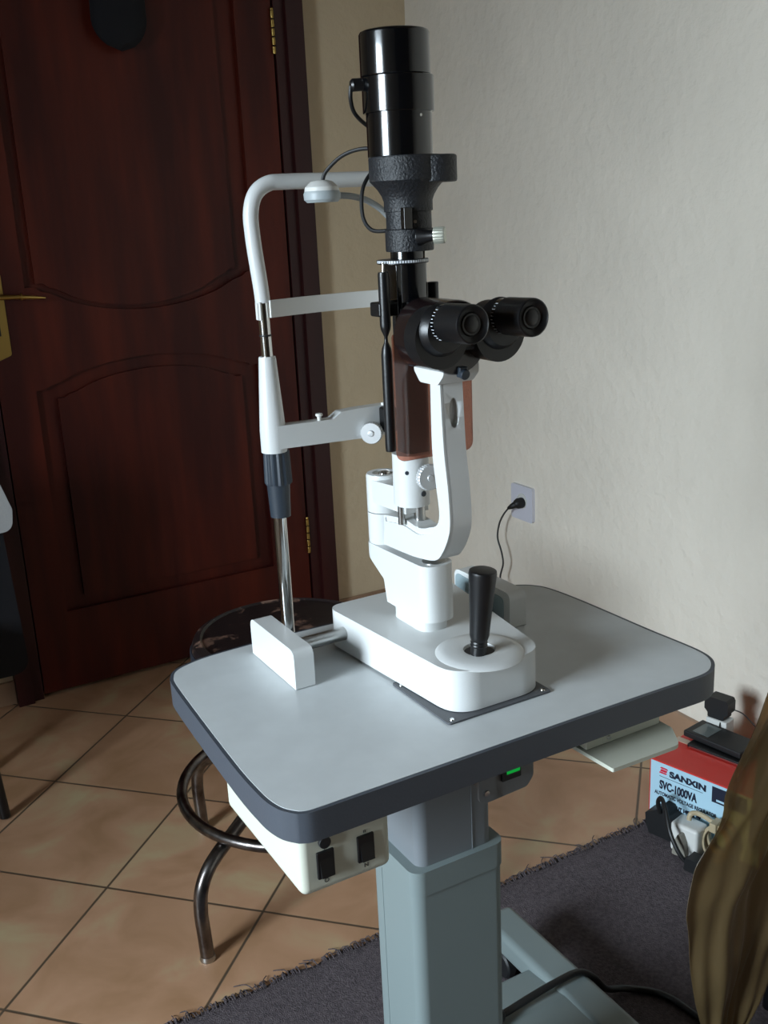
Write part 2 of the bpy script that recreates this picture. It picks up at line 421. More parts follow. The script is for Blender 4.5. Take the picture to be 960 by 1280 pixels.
# ------------------------------------------------------------------ rug
RX0, RX1, RY0, RY1 = -.75, 1.655, -.35, 1.403
rg = MB()
def rugf(u, v):
    x = RX0+(RX1-RX0)*u; y = RY0+(RY1-RY0)*v
    e = min(1, min(u, 1-u)*(RX1-RX0)/.02, min(v, 1-v)*(RY1-RY0)/.02)
    j = .003*math.sin(x*61)+.002*math.sin(x*143+1)
    if v > .99: y += j
    return (x, y, .001+.008*e+.0008*math.sin(x*23+y*17)*e)
rg.grid(rugf, 160, 120)
rug = tag(rg.obj('floor_rug', RUG), 'dark grey-purple short pile rug with frayed edge on the tiled floor', 'rug')
fr = MB(); rnd = random.Random(3)
for i in range(900):
    x = rnd.uniform(RX0, RX1); Ls = rnd.uniform(.003, .010)*(2.6 if rnd.random() < .06 else 1); a = rnd.uniform(-.9, .9)
    p0 = Vector((x, RY1-.012, .006)); p1 = p0+Vector((math.sin(a)*Ls*.5, .008+Ls*.5, rnd.uniform(-.002, .006))); p2 = p1+Vector((math.sin(a*2)*Ls*.7, Ls*.6, -.001)); p2.z = .0025
    fr.tube([p0, p1, p2], .0009, seg=5, sub=3)
o = fr.obj('fringe', RUG, rug); o['kind'] = 'stuff'

# ------------------------------------------------------------------ instrument table
T = thing('instrument_table', 'grey motorised ophthalmic instrument table with rounded top and square lifting column', 'table', (.547, .89, 0))
def top_outline(d=0):
    C_ = Vector((.547, .88))
    P = [(.301, .716), (.3085, .7125), (.320, .7115), (.352, .7115), (.45, .7115), (.60, .7115), (.72, .7105), (.760, .7095), (.776, .7105), (.788, .7150), (.799, .7235), (.807, .735), (.811, .750), (.8115, .775), (.8085, .83), (.8070, .90), (.8050, .96), (.800, 1.005), (.791, 1.025), (.776, 1.038), (.755, 1.045), (.70, 1.052), (.60, 1.062), (.50, 1.068), (.42, 1.069), (.355, 1.066), (.325, 1.059), (.308, 1.050), (.2995, 1.036), (.2955, 1.015), (.291, .931), (.2875, .85), (.2860, .80), (.2865, .765), (.288, .745), (.2925, .728)]
    out = []; n = len(P)
    for i in range(n):
        t = (Vector(P[(i+1) % n])-Vector(P[i-1])).normalized(); out.append(tuple(Vector(P[i])+Vector((t.y, -t.x))*d))
    out.append(out[0]); return smoothline(out, 4)[:-1]
MB().prism(top_outline(-.0005), 'z', .765, .7801).obj('tabletop', TOPM, T)
MB().prism(top_outline(.0035), 'z', .7505, .7797, .0120, 6, angle=50).obj('edge_band', EDGEM, T)
ic = MB(); ic.prism(rrect(.497, .598, .852, .940, .013), 'z', .50, .756)
ic.box(.5685, .5695, .8512, .8525, .56, .75)
ic.obj('inner_column', COLM2, T)
MB().prism(rrect(.487, .609, .845, .947, .014), 'z', .105, .538).box(.4865, .4873, .920, .9215, .1, .535).obj('outer_column', COLM, T)
MB().prism(rrect(.4855, .6105, .8435, .9485, .015), 'z', .532, .563, .004, 3, angle=60).obj('column_collar', COLM, T)
# base frame
bf = MB()
bf.prism(roundpoly([(.72, .064), (.72, .10), (1.02, .10), (1.02, .10), (1.112, .088), (1.112, .055)], [.004, .01, 0, 0, .012, .004]), 'x', .235, .846, .002)
bf.obj('cross_beam', COLM, T)
MB().box(.43, .665, .79, 1.0, .098, .112, .006).obj('column_foot', COLM, T)
def leg(xc, name='base_leg'):
    m = MB(); m.box(xc-.031, xc+.031, .60, 1.240, .060, .104, .012, 4)
    return m.obj(name, COLM, T)
for xc in (.872, .209):
    l_ = leg(xc)
    for yc in (.64, 1.205):
        c = MB()
        c.cyl((xc, yc, .062), (xc, yc, .050), .016)
        c.box(xc-.024, xc+.024, yc-.024, yc+.014, .030, .052, .006)
        for s_ in (-1, 1): c.lathe([(0, 0), (.021, 0), (.024, .003), (.024, .015), (.021, .018), (0, .018)], (xc+s_*.016-(.009), yc-.012, .0335), (1, 0, 0))
        c.obj('caster', RUB, T)
# control box under the front left corner
cb = MB().box(.302, .394, .723, .903, .686, .7512, .008, 4).obj('control_box', BOXW, T)
MB().cyl((.326, .7235, .7375), (.326, .719, .7375), .0058, bevel=.001).obj('indicator_knob', RUB, cb)
for x_, z_ in ((.3262, .7150), (.3668, .7160)):
    sw = MB().box(x_-.0085, x_+.0085, .7205, .7245, z_-.0135, z_+.0135, .001)
    sw.prism([(.7210, z_-.0115), (.7165, z_-.0105), (.7195, z_), (.7215, z_+.0115), (.724, z_+.0115), (.724, z_-.0115)], 'x', x_-.0062, x_+.0062, .0005)
    sw.obj('rocker_switch', BLACKM, cb)
for s_, x_, z_ in (('O', .3265, .6955), ('n', .3668, .7310), ('N', .3668, .6955), ('|', .3262, .7290)):
    text('marking', s_, .0062, KNURL, cb, frame_matrix((x_-.547, .7229-.89, z_), (1, 0, 0), (0, 0, 1), (0, -1, 0)), align='CENTER')
# power switch housing
ps = MB().prism(roundpoly([(.520, .7505), (.571, .7505), (.571, .712), (.563, .702), (.520, .700)], [0, 0, .010, .008, .002]), 'y', .741, .845, .002).obj('switch_housing', COLM2, T)
MB().prism(roundpoly([(.5025, .7505), (.5225, .7505), (.5225, .702), (.5025, .702)], [0, 0, .002, .009]), 'y', .7385, .7415, .0006).obj('housing_flange', COLM2, ps)
MB().lathe([(0, 0), (.0032, 0), (.003, .002), (0, .0025)], (.511, .7385, .713), (0, -1, 0)).obj('screw', STEEL, ps)
gs = MB().box(.5305, .5535, .7375, .7412, .7185, .7415, .001).obj('power_switch', RUB, ps)
MB().prism([(.7380, .7395), (.7350, .7385), (.7365, .733), (.7375, .7255), (.7405, .7255), (.7405, .7395)], 'x', .5355, .5515, .0004).obj('green_rocker', GREEN, gs)
# accessory rail and tray
tr = MB().box(.628, .729, .727, .90, .7275, .7512, .0015).obj('tray_rail', BOXW, T)
for x_ in (.640, .658, .694, .722): MB().lathe([(0, 0), (.0026, 0), (.002, .0016), (0, .002)], (x_, .727, .740 if x_ != .658 else .7335), (0, -1, 0), seg=14).obj('screw', STEEL, tr)
MB().prism(roundpoly([(.628, .687), (.716, .685), (.735, .715), (.735, .90), (.620, .90), (.625, .750)], [.002, .014, .01, .002, .002, .004]), 'z', .7220, .7262, .001).obj('pull_out_tray', BOXW, T)

# ------------------------------------------------------------------ rail covers and glide plate on the table
def rail_cover(name, x0, x1, inner, label):
    y0, y1 = .925, 1.043
    P = roundpoly([(y0, .7806), (y0, .825), (y1, .825), (y1, .7806)], [.0015, .010, .012, .0015])
    m = MB().prism(P, 'x', x0, x1, .0045, 4, angle=50).obj(name, WHITE)
    tag(m, label, 'rail cover', 'rail end covers')
    if inner > 0:
        Q = roundpoly([(y0+.012, .783), (y0+.012, .816), (y1-.004, .820), (y1-.004, .783)], [.001, .008, .008, .001])
        MB().prism(Q, 'x', x0-.0012, x0+.001).obj('inner_panel', TEAL, m)
    return m
rail_cover('rail_cover', .398, .421, 0, 'white rail end block on the left of the table, beside the stool')
rail_cover('rail_cover', .679, .703, 1, 'white rail end block with teal inner face, behind the black joystick')
gp = MB().prism(roundpoly([(.489, .768), (.616, .768), (.616, .885), (.489, .879)], .004), 'z', .7803, .7822, .0005, 1).obj('glide_plate', PLATEM)
tag(gp, 'thin dark grey metal plate screwed to the tabletop under the microscope base', 'plate')
for x_, y_ in ((.4965, .774), (.609, .774), (.4945, .868)):
    MB().lathe([(0, 0), (.0026, 0), (.0022, .0009), (.001, .0006), (0, .0006)], (x_, y_, .7822), (0, 0, 1), seg=16).obj('screw', CHROME, gp)

# ------------------------------------------------------------------ slit lamp microscope
SL = thing('slit_lamp', 'white slit lamp microscope with black lamp tower and black joystick on the table', 'slit lamp', (.553, .89, .783))
base_o = roundpoly([(.4825, 1.014), (.5020, .775), (.612, .775), (.646, 1.014)], [.018, .034, .034, .018], 10)
bs = MB(); bs.prism(base_o, 'z', .783, .8275, .0075, 5, angle=50)
bs.obj('base', WHITE, SL)
dm = MB(); dm.lathe([(.047, -.001), (.043, .0018), (.035, .0030), (.024, .0036), (.0165, .0030), (.0160, -.001)], (.554, .808, .8275), (0, 0, 1), seg=48)
dm.obj('joystick_dome', WHITE, SL)
MB().lathe([(0, 0), (.0158, 0), (.0158, .003), (0, .0032)], (.550, .802, .8275), (0, 0, 1)).obj('joystick_well', RUB, SL)
js = MB(); jp0 = Vector((.5465, .799, .829)); jp1 = Vector((.5515, .795, .921)); jd = (jp1-jp0); h = jd.length
pr = [(0, 0), (.0082, 0), (.0082, .010)] + [(.0082+(.0007 if k % 2 else 0), .010+k*.0016) for k in range(6)] + [(.0100, .022), (.0112, .045), (.0130, .072), (.0143, h-.004), (.0138, h-.001), (.0120, h), (0, h)]
js.lathe(pr, jp0, jd); js.obj('joystick', BLACKM, SL)
# axle with wheels
ax = MB().cyl((.420, .979, .8055), (.680, .979, .8055), .0078)
ax.obj('axle', STEEL, SL)
MB().lathe([(0, 0), (.0155, 0), (.0165, .002), (.0165, .008), (.0155, .010), (0, .010)], (.666, .979, .8005), (1, 0, 0), seg=48, flute=.06, nfl=24).obj('rail_wheel', RUB, SL)
# column block
ft = MB().prism(roundpoly([(.5320, .9470), (.5320, .8790), (.5680, .8790), (.5680, .9470)], [.012, .0165, .0165, .012]), 'z', .824, .846, .0015, 2, angle=60)
ft.obj('column_foot', WHITE, SL)
cbk = MB().prism([(.84, .8425), (.9525, .8425), (.9575, .868), (.990, .886), (.9960, .894), (.9960, .9030), (.84, .9065)], 'x', .50, .60)
cbk = cbk.obj('column_block', WHITE, SL)
ct_ = MB().prism(roundpoly([(.5290, 1.0015), (.5290, .8660), (.5680, .8660), (.5680, 1.0015)], [.018, .0175, .0175, .018], 10), 'z', .80, .95).obj('cutter', WHITE, SL)
boolean(cbk, ct_, 'INTERSECT', .0025)
MB().lathe([(0, 0), (.0125, 0), (.0125, .0016), (.0115, .0022), (0, .0022)], (.5495, .8835, .9050), (0, 0, 1)).obj('column_cap', STEEL, SL)
# pivot with the two arms
PX, PY = .5490, .984
MB().lathe([(0, .9015), (.0185, .9015), (.0185, .9040), (.0195, .9050), (.0195, .9395), (0, .9395)], (PX, PY, 0)).obj('pivot_hub', WHITE, SL)
arm_out = [(.9590, .9090), (.917, .9105), (.884, .9130), (.852, .9190), (.838, .9300), (.826, .9490), (.8215, .967), (.8235, 1.001), (.829, 1.041), (.8325, 1.108)]
arm_in = [(.8530, 1.107), (.8535, 1.037), (.8490, 1.003), (.8440, .972), (.8485, .958), (.861, .9520), (.885, .9455), (.915, .9480), (.9590, .9425)]
AP = smoothline(arm_out, 5)+smoothline(arm_in, 5)
am = MB().prism(AP, 'x', .5335, .5575, .0035, 3, angle=50)
arm = am.obj('microscope_arm', WHITE, SL)
rim = inset(AP, .0055)
MB().prism(smoothline(arm_out, 5)+inset(AP, .0065)[len(smoothline(arm_out, 5)):], 'x', .5314, .5350, .0024, 3, angle=50).obj('arm_face', WHITE, arm)
rc_ = MB().prism([(.5460+.0058*math.cos(t*PI/12), 1.074+.0150*math.sin(t*PI/12)) for t in range(24)], 'y', .80, .8375).obj('cutter', WHITE, SL)
boolean(arm, rc_, 'DIFFERENCE')
# bracket that carries the head
MB().prism(roundpoly([(.817, 1.131), (.817, 1.114), (.828, 1.1035), (.860, 1.1035), (.870, 1.114), (.870, 1.131)], [.002, .006, .01, .008, .006, .002]), 'x', .526, .5665, .0045, 4, angle=50).obj('head_bracket', WHITE, SL)
sc = MB().box(.541, .550, .811, .818, 1.111, 1.121, .001).cyl((.5455, .815, 1.115), (.5455, .808, 1.1135), .0050, bevel=.001)
sc.obj('head_screw', KNURL, SL)
# lamp arm
PL = MB(); PL.lathe([(0, .9405), (.0195, .9405), (.0195, .981), (.0182, .9835), (.0125, .9835), (.0120, .981), (0, .981)], (PX, PY, 0))
PL.obj('lamp_hub', WHITE, SL)
MB().lathe([(0, 0), (.0062, 0), (.0062, .0022), (.0052, .0035), (0, .0035)], (PX+.0015, PY, .981)).lathe([(.0085, 0), (.0118, 0), (.0118, .0016), (.0085, .0016)], (PX, PY, .981)).obj('hub_screw', CHROME, SL)
MB().prism([(PY-.005, .953), (PY-.005, .9785), (.925, .9825), (.905, .9825), (.905, .956), (.930, .9545)], 'x', .5305, .5585, .004, 3, angle=50).obj('lamp_arm', WHITE, SL)
MB().prism(rrect(.5225, .5585, .889, .928, .0165, 8), 'z', .9660, 1.0215, .0025, 3, angle=60).obj('lamp_post_base', WHITE, SL)
MB().lathe([(0, 0), (.0132, 0), (.0138, .001), (.0138, .007), (.0128, .008), (0, .008)], (.5465, .8855, .999), (-.12, -1, .02), seg=60, flute=.05, nfl=30).lathe([(0, 0), (.0035, 0), (.003, .0012), (0, .0014)], (.5454, .8775, .999), (-.12, -1, .02)).obj('slit_width_knob', SATIN, SL)
MB().lathe([(0, 0), (.0022, 0), (.0022, .001), (0, .001)], (.5275, .8945, 1.004), (-.5, -.9, 0), seg=14).obj('set_screw', KNURL, SL)
MB().lathe([(0, 0), (.0032, 0), (.003, .001), (0, .001)], (.5435, .8895, .980), (0.1, -1, 0), seg=14).obj('set_screw', KNURL, SL)
MB().cyl((.5290, .912, .944), (.5290, .912, .968), .0038).obj('support_rod', STEEL, SL)
MB().cyl((.5480, .906, .928), (.5480, .906, .968), .0062).obj('support_rod', STEEL, SL)
MB().ball((.555, .975, .949), .0055, .004, .004).obj('lock_lever', CHROME, SL)
# lamp pillar behind the shield, and prism head
MB().box(.534, .562, .900, .925, 1.016, 1.165, .004).obj('lamp_pillar', BLACKM, SL)
MB().prism(roundpoly([(.506, 1.022), (.598, 1.022), (.598, 1.150), (.506, 1.150)], [.011, .011, .004, .004]), 'y', .8755, .8778, .0004, 1, angle=60).obj('breath_shield', SHIELD, SL)
MB().box(.522, .560, .865, .8755, 1.118, 1.14, .002).obj('shield_mount', KNURL, SL)
# lever rod
lv = MB(); lx, ly = .5100, .895
lv.lathe([(0, 1.030), (.0052, 1.030), (.0056, 1.034), (.0056, 1.128), (.0046, 1.135), (.0020, 1.141), (.0018, 1.146), (.0048, 1.153), (.0055, 1.157), (.0055, 1.206), (.0050, 1.2085), (0, 1.2085)], (lx, ly, 0), seg=24)
lv.obj('focusing_rod', BLACKM, SL)
MB().cyl((lx, ly, 1.208), (lx, ly, 1.218), .0012).obj('rod_pin', CHROME, SL)
# lower clamp of the tower
MB().box(.503, .572, .893, .913, 1.1655, 1.1795, .002).lathe([(0, 0), (.0165, 0), (.0165, .022), (0, .022)], (.5455, .905, 1.161)).cyl((.529, .897, 1.156), (.529, .897, 1.172), .0055).obj('tower_clamp', BLACKM, SL)
MB().cyl((.5700, .900, 1.165), (.5700, .900, 1.195), .0056, bevel=.001).obj('clamp_pin', BLACKM, SL)
MB().lathe([(0, 1.178), (.0195, 1.178), (.0195, 1.2160), (0, 1.2160)], (.5435, .905, 0)).box(.5235, .529, .8925, .918, 1.165, 1.215, .001).obj('lens_barrel', BLACK, SL)
dk = MB().lathe([(0, 1.2160), (.0252, 1.2150), (.0258, 1.2155), (.0258, 1.2185), (.0252, 1.219), (0, 1.219)], (.5385, .905, 0), seg=64).obj('scale_disc', BLACKM, SL)
tk = MB()
for k in range(26):
    a = math.radians(168+k*6); c = Vector((.5385, .905, 0)); d = Vector((math.cos(a), math.sin(a), 0)); t = Vector((-d.y, d.x, 0))
    M = frame_matrix(c+d*.0259+Vector((0, 0, 1.2175)), d, t, (0, 0, 1)); tk.box(-.0002, .0002, -.0009, .0009, -.0012, .0012, M=M)
tk.obj('scale_marks', TICK, dk)
MB().lathe([(0, 1.2185), (.0165, 1.2185), (.0165, 1.230), (0, 1.230)], (.5440, .905, 0)).obj('tower_neck', BLACK, SL)
MB().cyl((.558, .895, 1.2185), (.558, .895, 1.230), .0012).obj('neck_screw', CHROME, SL)
th = MB(); th.lathe([(0, 1.2265), (.0235, 1.2265), (.0240, 1.228), (.0240, 1.247), (.0235, 1.2475), (.0225, 1.2480), (.0225, 1.2640), (.0240, 1.2645), (.0240, 1.2740), (.0258, 1.2790), (.0295, 1.2850), (.0345, 1.2905), (.0370, 1.2930), (.0372, 1.2950), (.0372, 1.3140), (.0362, 1.3155), (0, 1.3155)], (.5475, .905, 0), seg=56)
th.cyl((.5660, .884, 1.2900), (.5660, .884, 1.3150), .0215, bevel=.002)
th.obj('tower_housing', CRINK, SL)
MB().box(.5275, .5365, .8800, .8870, 1.2480, 1.2680, .0005).obj('tower_window', BLACK, SL)
MB().lathe([(0, 0), (.0018, 0), (.0018, .001), (0, .001)], (.5400, .8815, 1.2545), (-.2, -1, 0), seg=14).obj('housing_screw', CHROME, SL)
MB().lathe([(0, 0), (.0085, 0), (.0085, .001), (.0060, .008), (.0050, .016), (0, .016)], (.5450, .8830, 1.2400), (.55, -.83, .05)).obj('knob_stem', BLACKM, SL)
MB().lathe([(0, 0), (.0072, 0), (.0080, .0012), (.0080, .0095), (.0072, .011), (0, .011)], (.5538, .8700, 1.2408), (.72, -.69, .02), seg=60, flute=.06, nfl=20).obj('aperture_knob', mat('worn_silver', (196, 198, 184), .38, metal=.6, bump=.02), SL)
# lamp housing
LX, LY = .5435, .908
MB().lathe([(0, 1.3150), (.0312, 1.3150), (.0316, 1.3160), (.0316, 1.3555), (0, 1.3555)], (LX-.0010, LY, 0), seg=72).obj('lamp_housing_base', BLACK, SL)
MB().lathe([(0, 1.3550), (.0340, 1.3550), (.0344, 1.3558), (.0344, 1.3865), (.0338, 1.3872), (0, 1.3872)], (LX-.001, LY, 0), seg=72).obj('lamp_housing_ring', BLACK, SL)
MB().lathe([(0, 1.3870), (.0328, 1.3872), (.0334, 1.3880), (.0334, 1.4240), (.0322, 1.4262), (.0304, 1.4270), (0, 1.4270)], (LX-.0030, LY, 0), seg=72).obj('lamp_cap', BLACK, SL)
MB().lathe([(0, 0), (.0014, 0), (.0014, .0008), (0, .0008)], (LX+.0045, LY-.0305, 1.3505), (.12, -1, 0), seg=12).obj('grub_screw', STEEL, SL)
MB().lathe([(0, 0), (.0058, 0), (.0058, .010), (.004, .012), (0, .012)], (.5095, .917, 1.381), (-.95, .25, -.05)).obj('lamp_plug', BLACKM, SL)
MB().tube([(.4985, .920, 1.380), (.4990, .923, 1.368), (.507, .930, 1.356), (.530, .944, 1.345), (.562, .952, 1.332), (.562, .952, 1.318), (.535, .946, 1.306), (.517, .940, 1.288), (.5135, .937, 1.262), (.519, .930, 1.248), (.531, .918, 1.2465)], .0020, seg=10).obj('lamp_cable', CORDM, SL)
# microscope head
hd = MB(); hd.lathe([(0, 0), (.0330, 0), (.0350, .002), (.0350, .058), (.0340, .060), (0, .060)], (.5415, .8750, 1.1485), (0, -1, 0), seg=64)
hd.obj('magnification_drum', BROWNB, SL)
HOUS = [(.512, .031), (.5775, .031)]
ph = MB()
for cx, r_ in HOUS:
    P = [(cx+r_*math.cos(math.radians(a)), 1.150+r_*math.sin(math.radians(a))) for a in range(0, 360, 6)]
    pass
def housing(cx, s):
    P = []
    for a in range(0, 360, 8):
        r_ = .0285; ca, sa = math.cos(math.radians(a)), math.sin(math.radians(a))
        ext = 0
        P.append((cx+r_*ca, 1.1525+(r_+ext)*sa))
    m = MB(); m.prism(P, 'y', .796, .816, .003, 3, angle=40)
    m.lathe([(0, 0), (.0245, 0), (.0235, .004), (.0200, .009), (0, .009)], (cx, .797, 1.1600), (0, -1, 0), seg=40)
    m.obj('prism_housing', BLACKM, SL)
    e = MB(); e.lathe([(0, 0), (.0166, 0), (.0166, .012), (0, .012)], (cx, .794, 1.1668), (0, -1, .03), seg=48)
    et = e.obj('eyepiece_tube', BLACK, SL)
    t2 = MB()
    for k in range(11):
        a = math.radians(130+k*11); c = Vector((cx, .787, 1.1670)); d = Vector((math.cos(a), 0, math.sin(a))); t = Vector((0, 1, 0))
        t2.box(-.0002, .0002, -.0016 if k % 2 else -.0030, .0010, -.0003, .0003, M=frame_matrix(c+d*.01665, d, t, d.cross(t)))
    t2.obj('dioptre_marks', TICK, et)
    q = MB(); q.lathe([(0, .001), (.0168, 0), (.0174, .0008), (.0174, .0355), (.0170, .0372), (.0158, .0378), (.0148, .0365), (.0105, .0340), (.0095, .0350), (0, .0350)], (cx, .7830, 1.1675), (0, -1, .03), seg=56)
    q.obj('eyepiece', BLACKM, SL)
    MB().lathe([(0, 0), (.0078, 0), (.006, .0012), (0, .0016)], (cx, .7480, 1.1686), (0, -1, .03)).obj('eyepiece_lens', BLACKM, SL)
for cx, _ in HOUS: housing(cx, 0)
MB().box(.512, .578, .802, .832, 1.137, 1.168, .006).obj('head_bridge', BLACKM, SL)

# ------------------------------------------------------------------ chin rest frame
CR = thing('chin_rest', 'white and chrome patient head frame with forehead band and chin rest bar', 'chin rest', (.556, 1.075, .74))
for px_ in (.4620, .650):
    MB().cyl((px_, 1.0835, .735), (px_, 1.0835, .930), .0078).obj('lower_post', CHROME, CR)
    MB().lathe([(0, .926), (.0118, .926), (.0135, .966), (.0142, .968), (0, .968)], (px_, 1.080, 0)).obj('collet', KNURL, CR)
    MB().lathe([(0, .966), (.0158, .966), (.0162, .969), (.0152, 1.004), (.0145, 1.006), (0, 1.006)], (px_, 1.079, 0), seg=72, flute=.10, nfl=14).obj('clamp_knob', KNURL, CR)
    MB().lathe([(0, 1.005), (.0150, 1.005), (.0150, 1.030), (.0138, 1.050), (.0098, 1.1125), (.0090, 1.1145), (0, 1.1145)], (px_-.003, 1.077, 0)).obj('sleeve', WHITE, CR)
    MB().cyl((px_-.003, 1.076, 1.112), (px_-.004, 1.076, 1.176), .0062).obj('upper_post', CHROME, CR)
    MB().lathe([(0, 0), (.0067, 0), (.0067, .002), (0, .002)], (px_-.0035, 1.076, 1.137)).obj('post_ring', RUB, CR)
    sg = -1 if px_ < .55 else 1
    MB().box(px_+sg*.0092-.0015, px_+sg*.0092+.0008, 1.069, 1.082, 1.155, 1.175, .001).box(min(px_+sg*.012, px_), max(px_+sg*.012, px_), 1.072, 1.078, 1.156, 1.174).obj('band_clip', WHITE2, CR)
hoop = [(.4590, 1.174), (.4575, 1.195), (.4550, 1.220), (.4530, 1.245), (.4530, 1.270), (.4600, 1.289), (.4750, 1.299), (.495, 1.3005), (.555, 1.3005), (.615, 1.3005), (.635, 1.299), (.650, 1.289), (.657, 1.270), (.657, 1.245), (.655, 1.22), (.6525, 1.195), (.651, 1.174)]
MB().tube([(a, 1.077, b) for a, b in hoop], .0085, seg=18).obj('head_hoop', WHITE, CR)
def band(u, v):
    x_ = .463+(.648-.463)*u; return (x_, 1.070+.012*math.sin(PI*u), 1.1575+.0190*v)
MB().grid(band, 30, 2, .003).obj('forehead_band', WHITE2, CR)
MB().prism(roundpoly([(.458, 1.0100), (.458, 1.0365), (.530, 1.0350), (.541, 1.0420), (.560, 1.0430), (.655, 1.0430), (.655, 1.006), (.56, 1.007)], [0, 0, .006, .006, 0, 0, 0, .02]), 'y', 1.062, 1.078, .0022, 3, angle=50).obj('chin_bar', WHITE, CR)
MB().cyl((.5135, 1.066, 1.034), (.5135, 1.066, 1.041), .0024).lathe([(0, 0), (.0038, 0), (.0044, .0012), (.0038, .003), (0, .003)], (.5135, 1.066, 1.0405)).obj('paper_pin', WHITE2, CR)
MB().cyl((.5975, 1.062, 1.043), (.5975, 1.062, 1.046), .003).obj('paper_pin', WHITE2, CR)
MB().box(.590, .606, 1.044, 1.062, 1.012, 1.042, .003).obj('knob_bracket', BLACKM, CR)
MB().lathe([(0, 0), (.0125, 0), (.0132, .001), (.0132, .009), (.0125, .010), (0, .010)], (.577, 1.054, 1.0145), (-.7, -.75, 0), seg=60, flute=.05, nfl=30).lathe([(0, 0), (.004, 0), (.003, .0015), (0, .0018)], (.5700, 1.0465, 1.0145), (-.7, -.75, 0)).obj('height_knob', SATIN, CR)
MB().cyl((.577, 1.054, 1.0145), (.590, 1.066, 1.014), .005).obj('knob_shaft', CHROME, CR)
# fixation lamp
fx = MB().lathe([(0, 0), (.0165, 0), (.0195, .003), (.0200, .009), (.0185, .012), (0, .012)], (.5215, 1.040, 1.2770)).obj('fixation_lamp', mat('pale_grey_plastic', (158, 166, 168), .45, bump=.03), CR)
MB().lathe([(0, 0), (.0188, 0), (.0180, .004), (.0120, .0095), (.0060, .011), (0, .011)], (.5215, 1.040, 1.2888)).obj('lamp_lid', WHITE2, fx)
MB().tube([(.538, 1.042, 1.2835), (.560, 1.044, 1.282), (.585, 1.048, 1.275), (.610, 1.052, 1.258), (.640, 1.068, 1.225), (.652, 1.077, 1.205)], .0036, seg=10).obj('gooseneck', mat('grey_vinyl', (150, 156, 158), .5, bump=.03), fx)
MB().tube([(.523, 1.040, 1.2990), (.5265, 1.036, 1.309), (.538, 1.020, 1.323), (.552, 1.000, 1.3285), (.566, .985, 1.325), (.580, .975, 1.316), (.60, 1.00, 1.30), (.630, 1.05, 1.296), (.645, 1.075, 1.2975)], .0021, seg=10).obj('lamp_lead', CORDM, fx)

# ------------------------------------------------------------------ stool
sx, sy = .707, 1.646
ST = thing('round_stool', 'worn dark round stool with curved steel legs and foot ring beside the table', 'stool', (sx, sy, 0))
cx_ = sx-.010
st = MB(); st.lathe([(0, .492), (.166, .492), (.173, .500), (.175, .512), (.171, .522), (.158, .528), (.154, .5245), (.144, .5235), (.10, .5230), (0, .5230)], (cx_, sy, 0), seg=80)
st.obj('seat', SEATM, ST)
MB().lathe([(.158, .488), (.1765, .488), (.1785, .495), (.1785, .505), (.1760, .510), (.158, .505)], (cx_, sy, 0), seg=80).obj('seat_rim', mat('rim_metal', (58, 64, 74), .38, metal=.5, bump=.6, bscale=90), ST)
MB().cyl((sx, sy, .25), (sx, sy, .492), .024).cyl((sx, sy, .470), (sx, sy, .492), .07, .09).obj('screw_column', OLDMETAL, ST)
for k in range(4):
    a = math.radians(205.8-90*k); d = Vector((math.cos(a), math.sin(a), 0)); c = Vector((sx, sy, 0))
    L_ = MB().tube([c+d*r_+Vector((0, 0, z_)) for r_, z_ in ((.292, .004), (.294, .05), (.296, .10), (.290, .140), (.272, .168), (.245, .186), (.20, .205), (.12, .238), (.015, .275))], .0125, seg=18)
    lg = L_.obj('leg', OLDMETAL, ST)
    MB().lathe([(0, 0), (.0135, 0), (.0145, .003), (.0130, .010), (0, .010)], c+d*.292, (0, 0, 1)).obj('foot_cap', STEEL, lg)
MB().tube([(sx+.2310*math.cos(a*PI/16), sy+.231*math.sin(a*PI/16), .2150) for a in range(32)], .0105, seg=16, sub=2, closed=True).obj('foot_ring', OLDMETAL, ST)

# ------------------------------------------------------------------ wall socket, plug, cord
so = MB().prism(rrect(2.193, 2.290, .405, .505, .008), 'x', 1.6905, 1.7, .003).obj('wall_socket', mat('socket_white', (206, 206, 216), .35, bump=.02))
tag(so, 'white square wall socket on the cream wall, with a black plug in it', 'socket')
MB().lathe([(.014, 0), (.0215, 0), (.0215, .002), (.020, .0025), (.020, .0005), (.014, .0005)], (1.6905, 2.238, .462), (-1, 0, 0)).obj('socket_ring', WHITE2, so)
PW = thing('power_lead', 'black power plug in the white wall socket with its thin cord hanging down', 'power cord', (1.689, 2.236, .458))
MB().lathe([(0, 0), (.014, 0), (.015, .003), (.015, .016), (.011, .024), (.006, .028), (0, .028)], (1.689, 2.236, .458), (-1, 0, 0), seg=28).tube([(1.668, 2.238, .456), (1.660, 2.246, .450), (1.656, 2.258, .442)], .008, radii=[.010, .008, .004]).obj('plug', RUB, PW)
MB().tube([(1.656, 2.254, .445), (1.655, 2.278, .420), (1.655, 2.300, .386), (1.655, 2.309, .343), (1.655, 2.291, .304), (1.655, 2.284, .270), (1.655, 2.299, .223), (1.652, 2.275, .195), (1.645, 2.24, .12), (1.61, 2.22, .03), (1.52, 2.12, .006), (1.40, 1.98, .006), (1.2, 1.75, .006)], .0026, seg=8).obj('cord', CORDG, PW)
MB().tube([(.640, 1.000, .130), (.700, 1.025, .116), (.745, 1.033, .110), (.790, 1.036, .112), (.840, 1.036, .116), (.885, 1.037, .113), (.915, 1.036, .090), (.950, 1.045, .045), (1.000, 1.050, .018), (1.040, 1.015, .014), (1.052, .965, .014), (1.050, .88, .014), (1.02, .74, .014), (.9, .5, .014)], .0055, seg=12).lathe([(0, 0), (.011, 0), (.012, .004), (.011, .030), (.0065, .036), (0, .036)], (.700, 1.022, .1165), (.95, .28, -.06), seg=20).obj('mains_cable', CORDM, T)

